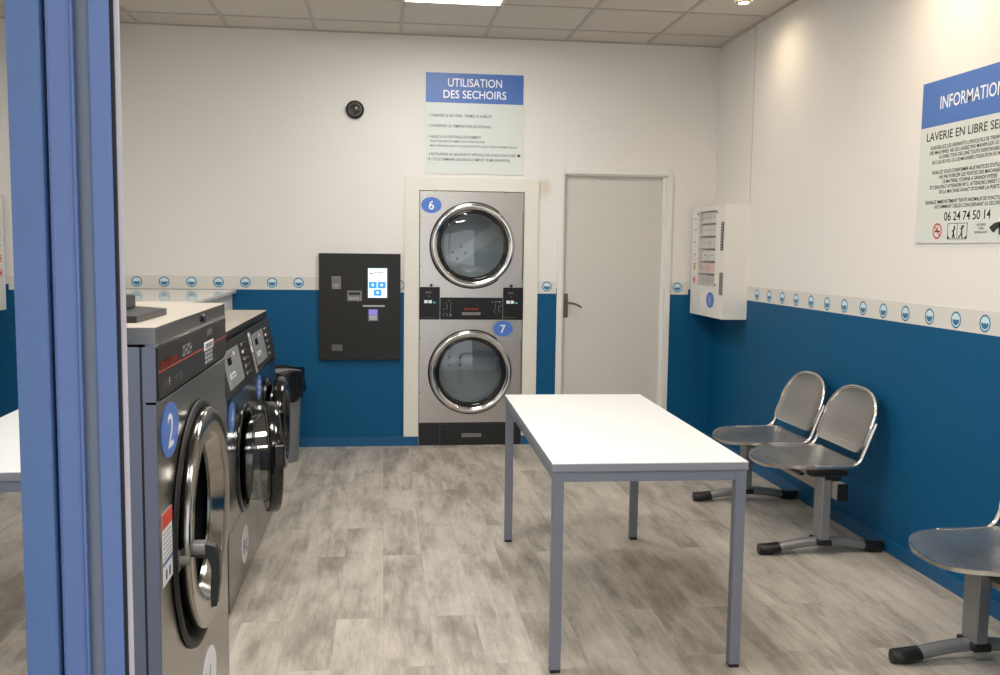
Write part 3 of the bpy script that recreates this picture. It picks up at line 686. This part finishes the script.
# ------------------------------------------------------------------ two smaller washing machines
F4=Frame((-.60,3.72,0),(0,1,0),(0,0,1),(1,0,0)); W4=.825
def small_washer():
    wm=thing('washing_machine',(-1.0,3.72+W4/2,0),'','washing machine','front-loading washing machines')
    cd=(W4*.56,.54); r=.22
    m=MB(F4); m.holed(0,W4,.33,.848,0,cd[0],cd[1],r,steel_dk)
    m.box(0,W4,.012,.327,-.006,.0,steel_dk); m.box(0,W4,.325,.332,-.012,-.003,black)
    m.box(0,.003,.012,.85,-.75,-.0005,side_m); m.box(W4-.003,W4,.012,.85,-.75,-.0005,side_m); m.box(0,W4,.012,1.07,-.755,-.75,side_m)
    for a in (0,W4-.003): m.prism([(a,.85,-.75),(a,.85,-.0),(a,1.068,-.045),(a,1.068,-.75)],(0,0,0),(.003,0,0),side_m)
    m.box(.03,W4-.03,0,.012,-.7,-.03,black); m.box(0,W4,.846,.853,-.015,.003,chrome); m.build('cabinet',parent=wm)
    m=MB(F4); m.box(0,W4,1.074,1.104,-.76,-.045,steel_dk); m.box(0,W4,1.104,1.106,-.76,-.045,top_steel); m.build('top_panel',parent=wm,bevel=.004)
    # sloping control panel
    ft=Frame(F4(0,.856,0),(0,1,0),Vector((-.045,0,.212)).normalized(),Vector((.212,0,.045)).normalized())
    m=MB(ft); m.box(.002,W4-.002,0,.214,-.012,.002,panel_b); pn=m.build('control_panel',parent=wm,bevel=.002)
    m=MB(ft); m.box(.11,.50,.028,.178,.002,.004,sticker_m); m.box(.18,.27,.120,.150,.004,.0055,gloss_b); m.box(.17,.30,.066,.086,.004,.005,lett_w); m.box(.18,.29,.070,.082,.005,.0055,lcd)
    m.ell(.36,.155,.004,.018,.008,lett_w,14,.001); m.box(.15,.33,.158,.161,.004,.0045,grey_dk)
    m.text('EUR',.20,.038,.0045,.014,grey_dk); m.build('coin_meter',parent=pn)
    m=MB(ft)
    for i in range(5):
        b=.030+.033*i; m.box(.585,.620,b,b+.012,.002,.004,grey_pr if i!=3 else lett_w); m.ell(.665,b+.006,.002,.008,.006,grey_dk,10,.001)
        m.box(.70,.735,b+.002,b+.008,.002,.003,grey_dk)
    m.build('program_buttons',parent=pn)
    m=MB(F4); m.lathe(cd[0],cd[1],[(r+.018,.001),(r+.016,.008),(r,.010),(r-.012,-.01),(r-.014,-.08),(r+.02,-.09),(r+.02,-.36)],gloss_b,56); m.ell(cd[0],cd[1],-.36,r+.02,r+.02,drum_d,40,.004); m.build('drum',parent=wm)
    return wm,cd,r
def small_door(f,cd,r,parent,theta):
    # door hinged on its far edge and opened by theta
    hx=cd[0]+r+.02; ax=Vector((0,math.cos(theta),-math.sin(theta)))
    o=f(hx,cd[1],.045)
    fd=Frame(o,(-math.sin(theta),math.cos(theta),0),(0,0,1),(math.cos(theta),math.sin(theta),0)); c0=-(r+.02)
    R0=r+.022
    m=MB(fd); m.lathe(c0,0,[(R0-.045,-.005),(R0-.006,-.012),(R0,-.004),(R0,.034),(R0-.01,.044),(R0-.035,.048),(R0-.07,.040),(R0-.08,.018),(R0-.08,-.002)],gloss_b,56,closed=True); d=m.build('door',parent=parent)
    m=MB(fd); m.lathe(c0,0,[(R0-.012,-.008),(R0-.016,-.016),(R0-.040,-.018),(R0-.046,-.008)],chrome,56,closed=False); m.build('inner_ring',parent=d)
    m=MB(fd); m.lathe(c0,0,[(R0-.048,-.008),(.188,-.04),(.18,-.10),(.155,-.15),(.09,-.17),(.0005,-.175)],g_bowl,48); m.build('glass_bowl',parent=d)
    m=MB(fd); m.box(c0-R0-.003,c0-R0+.03,.0,.10,.002,.050,gloss_b); m.build('door_handle',parent=d,bevel=.008)
    m=MB(fd); m.box(-.03,.02,-.05,.05,-.035,.0,chrome); m.build('hinge',parent=d,bevel=.003)
w4,cd,r4=small_washer()
w5=copy_tree(w4); w5.location.y += W4+.005
w4['label']='smaller washing machine numbered 4 with its glass porthole ajar, behind the large one'
w5['label']='smaller washing machine numbered 5, last of the row beside the trash bin'
for o in (w4,w5): o['category']='washing machine'
small_door(F4,cd,r4,w4,math.radians(12))
F5=Frame((-.60,3.72+W4+.005,0),(0,1,0),(0,0,1),(1,0,0))
class _P: pass
def attach(root,fn):
    before=set(bpy.data.objects); old=root['_o']; root['_o']=tuple(root.location); fn(); root['_o']=old
w5['_o']=tuple(w5.location)
small_door(F5,cd,r4,w5,math.radians(2))
number_disc(F4,.112,.778,.0006,'4',w4,ra=.078,rb=.060,h=.066,lw=.05)
number_disc(F4,.42,.165,.0006,'8kg',w4,ra=.10,rb=.083,mt=disc_w,lt=lett_bl,h=.06,sub='capacity_disc',lw=.13)
number_disc(F5,.112,.778,.0006,'5',w5,ra=.078,rb=.060,h=.066,lw=.05)
m=MB(Frame(F5(0,.856,0),(0,1,0),Vector((-.045,0,.212)).normalized(),Vector((.212,0,.045)).normalized())); m.box(.015,.075,.10,.195,.0022,.003,disc_w); m.box(.025,.045,.13,.18,.003,.0035,grey_dk); m.box(.02,.078,.0,.095,.0022,.003,beam_m); m.build('price_sticker',parent=w5)

# ------------------------------------------------------------------ white counter in the back left corner
t=thing('counter',(-1.45,6.2,0),'glossy white counter behind the washing machines in the back left corner','counter')
ctop=mat('counter_gloss',(226,223,214),.08); 
MB().box(XL+.012,-1.045,5.42,D-.003,1.122,1.147,ctop).build('countertop',parent=t,bevel=.003)
m=MB(); m.box(XL+.03,-1.075,5.45,D-.003,0,1.122,vend_w); m.build('body',parent=t)

# ------------------------------------------------------------------ trash bin
t=thing('trash_bin',(-.70,6.52,0),'grey cylindrical trash bin lined with a black bag beside the last washing machine','trash bin')
BX,BY=-.70,6.52
MB().vcyl(BX,BY,[(.118,.0),(.122,.012),(.146,.60),(.150,.61),(.146,.615),(.140,.60),(.116,.02)],bin_m,40,capt=True).build('bin_body',parent=t)
m=MB(); n=48; prof_=[(.128,.50),(.146,.60),(.163,.632),(.168,.62),(.166,.56),(.172,.50),(.165,.45)]
vs=[]
for j,(r,z) in enumerate(prof_):
    for i in range(n):
        q=2*PI*i/n; wv=.010*math.sin(q*7+j)+.006*math.sin(q*13+2*j) if j>3 else .002*math.sin(q*9)
        zz=z+(.022*math.sin(q*3+1)+.012*math.sin(q*8) if j==6 else (.006*math.sin(q*5) if j in (2,3) else 0)); vs.append((BX+(r+wv)*math.cos(q),BY+(r+wv)*math.sin(q),zz))
m.add(vs,[(j*n+i,j*n+(i+1)%n,(j+1)*n+(i+1)%n,(j+1)*n+i) for j in range(6) for i in range(n)],bag_m,True)
m.build('bin_bag',parent=t)

# ------------------------------------------------------------------ white folding-top table
TX,TY,TW,TL,TR,TH=.568,3.1037,.685,1.524,-.0207,.74
ct_,st_=math.cos(TR),math.sin(TR)
FT=Frame((TX,TY,0),(ct_,st_,0),(0,0,1),(-st_,ct_,0))
t=thing('table',(TX+TW/2,TY+TL/2,0),'white rectangular table with grey steel legs in the middle of the room','table')
m=MB(FT); m.box(0,TW,TH-.003,TH,0,TL,tbl_w); m.box(0,TW,TH-.028,TH-.003,0,TL,tbl_edge); m.build('tabletop',parent=t)
m=MB(FT); e=.004; s=.038
m.box(e+s,TW-e-s,TH-.066,TH-.028,e+.003,e+.028,tbl_g); m.box(e+s,TW-e-s,TH-.066,TH-.028,TL-e-.028,TL-e-.003,tbl_g)
m.box(e+.003,e+.028,TH-.066,TH-.028,e+s,TL-e-s,tbl_g); m.box(TW-e-.028,TW-e-.003,TH-.066,TH-.028,e+s,TL-e-s,tbl_g); m.build('apron_frame',parent=t,bevel=.0015)
for a in (e,TW-e-s):
    for c in (e,TL-e-s):
        m=MB(FT); m.box(a,a+s,.012,TH-.028,c,c+s,tbl_g); lg=m.build('leg',parent=t,bevel=.002)
        m=MB(FT); m.box(a+.001,a+s-.001,0,.014,c+.001,c+s-.001,black); m.build('foot_cap',parent=lg,bevel=.002)

# ------------------------------------------------------------------ beam seats along the right wall
perf_s=perforated('perforated_seat',(0,1)); perf_b=perforated('perforated_back',(1,2))
def outline(n, hw, d0, d1, e=2.5):
    # closed D-shaped outline: x from d0 (straight side) to d1 (rounded), y half width hw
    pts=[]; mid=d0+(d1-d0)*.42
    for i in range(n):
        t=-PI/2+PI*i/(n-1); c,s=math.cos(t),math.sin(t)
        pts.append((mid+(d1-mid)*abs(c)**(2/e), hw*math.copysign(abs(s)**(2/e),s)))
    k=5; cr_=.05
    for (cx,cyy,a0) in ((d0,hw,PI/2),(d0,-hw,PI)):
        sg=1 if d0<mid else -1
        for i in range(k+1):
            q=i/k*PI/2
            if cyy>0: pts.append((d0+sg*cr_-sg*cr_*math.sin(q), hw-cr_+cr_*math.cos(q)))
            else: pts.append((d0+sg*cr_-sg*cr_*math.cos(q), -hw+cr_-cr_*math.sin(q)))
    return pts
def pan(m, pts, cen, zf, mp, ms, to3, lip, nperf=5):
    rings=(0,.25,.5,.7,.84,.90,.97,1.0); n=len(pts); vs=[]
    for q in rings[1:]:
        for p in pts:
            a=cen[0]+(p[0]-cen[0])*q; b=cen[1]+(p[1]-cen[1])*q; vs.append(to3(a,b,zf(a,b,q)))
    for p in pts: # turned-down lip
        a=cen[0]+(p[0]-cen[0])*.995; b=cen[1]+(p[1]-cen[1])*.995; vs.append(to3(a,b,zf(a,b,1)-lip))
    k=len(rings)-1
    vs.append(to3(cen[0],cen[1],zf(cen[0],cen[1],0))); c=len(vs)-1
    m.add(vs,[(c,i,(i+1)%n) for i in range(n)],mp,True)
    for j in range(k):
        m.add(vs,[(j*n+i,j*n+(i+1)%n,(j+1)*n+(i+1)%n,(j+1)*n+i) for i in range(n)],mp if j<nperf else ms,True)
def make_bench(seats, legs, b0, b1, oy):
    # local frame: x towards the wall, origin on the floor at (R, oy)
    t=thing('beam_seating',(R,oy,0),'','bench','perforated steel beam seats')
    PX=-.365
    for y in legs:
        m=MB(); m.box(R+PX,R+PX+.045,oy+y-.045,oy+y+.045,.06,.384,post_m); lg=m.build('leg_post',parent=t,bevel=.004)
        m=MB(); m.box(R+PX-.012,R+PX+.057,oy+y-.056,oy+y+.056,.048,.076,black); m.build('collar',parent=lg,bevel=.006)
        xs=[R-.60+.52*i/12 for i in range(13)]
        m=MB(); pr=[]
        path=[(x,oy+y,.025+.034*math.sin(PI*i/12)) for i,x in enumerate(xs)]
        m.tube(path,.030,post_m,14,ry=.023); ft=m.build('foot_bar',parent=lg)
        for sx,x in ((-1,R-.60),(1,R-.08)):
            m=MB(); 
            m.tube([(x+sx*.058,oy+y,.0265),(x+sx*.048,oy+y,.0265),(x+sx*.01,oy+y,.0268),(x-sx*.035,oy+y,.031),(x-sx*.045,oy+y,.033)],[.020,.030,.036,.036,.034],black,16,ry=.0262); m.build('end_cap',parent=ft)
        m=MB(); m.box(R-.42,R-.23,oy+y-.03,oy+y+.03,.385,.410,black); m.box(R-.36,R-.27,oy+y-.045,oy+y+.045,.365,.392,black); m.build('seat_bracket',parent=lg,bevel=.006)
    m=MB(); m.box(R+PX+.047,R+PX+.092,oy+b0,oy+b1,.285,.365,beam_m); bm_=m.build('beam',parent=t,bevel=.003)
    for y in (b0,b1):
        s=-1 if y==b0 else 1
        m=MB(); a,b=sorted((oy+y,oy+y+s*.012)); m.box(R+PX+.044,R+PX+.095,a,b,.282,.368,black); m.build('end_cap',parent=bm_,bevel=.002)
    for y in seats:
        Y=oy+y
        m=MB()
        pts=outline(24,.25,-.16,-.60,2.6)
        zf=lambda a,b,q:.425+.012*q**3+ (.030*((a+.30)/.14)**2*.35 if a>-.30 else 0) - (.020*((-a-.46)/.14)**2 if a<-.46 else 0) - .016*(1-q*q)
        pan(m,pts,(-.37,0),zf,perf_s,chair_m,lambda a,b,c:(R+a,Y+b,c),.016)
        st=m.build('seat',parent=t)
        for sgn in (-1,1):
            yy=Y+sgn*.246
            path=[(R-.40,yy,.428),(R-.30,yy,.428),(R-.215,yy,.430)]
            for i in range(1,7):
                q=i/6*(PI/2-.36); path.append((R-.215+.06*math.sin(q), yy, .430+.06*(1-math.cos(q))))
            p=path[-1]; path.append((p[0]+.066,yy,p[2]+.17))
            m=MB(); m.tube(path,.0115,chair_m,12); m.build('side_tube',parent=t)
        for sx in (-.44,-.26):
            m=MB(); m.box(R+sx-.012,R+sx+.012,Y-.2,Y+.2,.380,.394,black); m.build('seat_support',parent=st,bevel=.002)
        # backrest
        m=MB(); o=Vector((R-.178,Y,.455)); u=Vector((.37,0,.93)).normalized(); nrm=Vector((.93,0,-.37)).normalized()
        pts=outline(26,.240,.035,.348,2.4)
        def to3(a,b,c): p=o+u*a+Vector((0,b,0))+nrm*c; return tuple(p)
        zf=lambda a,b,q:.020*(1-(b/.238)**2)-.012*q**4
        pan(m,pts,(.17,0),zf,perf_b,chair_m,to3,-.014)
        bk=m.build('backrest',parent=t)
        # rolled rim round the arch
        half=[p for p in outline(40,.242,.035,.350,2.4)[:40]]
        m=MB(); m.tube([to3(p[0],p[1],-.004) for p in half],.0115,chair_m,10,closed=False); m.build('arched_rim',parent=bk)
    return t
b1=make_bench((-.275,.275),(-.50,.48),-.60,.60,4.80); b1['label']='pair of perforated steel seats on a beam, beyond the table against the blue wall'
b2=make_bench((.27,-.28),(.345,-.5),-.62,.50,2.735); b2['label']='nearest perforated steel beam seats by the blue wall, cut by the right edge'

for o in bpy.data.objects:
    if '_o' in o: del o['_o']
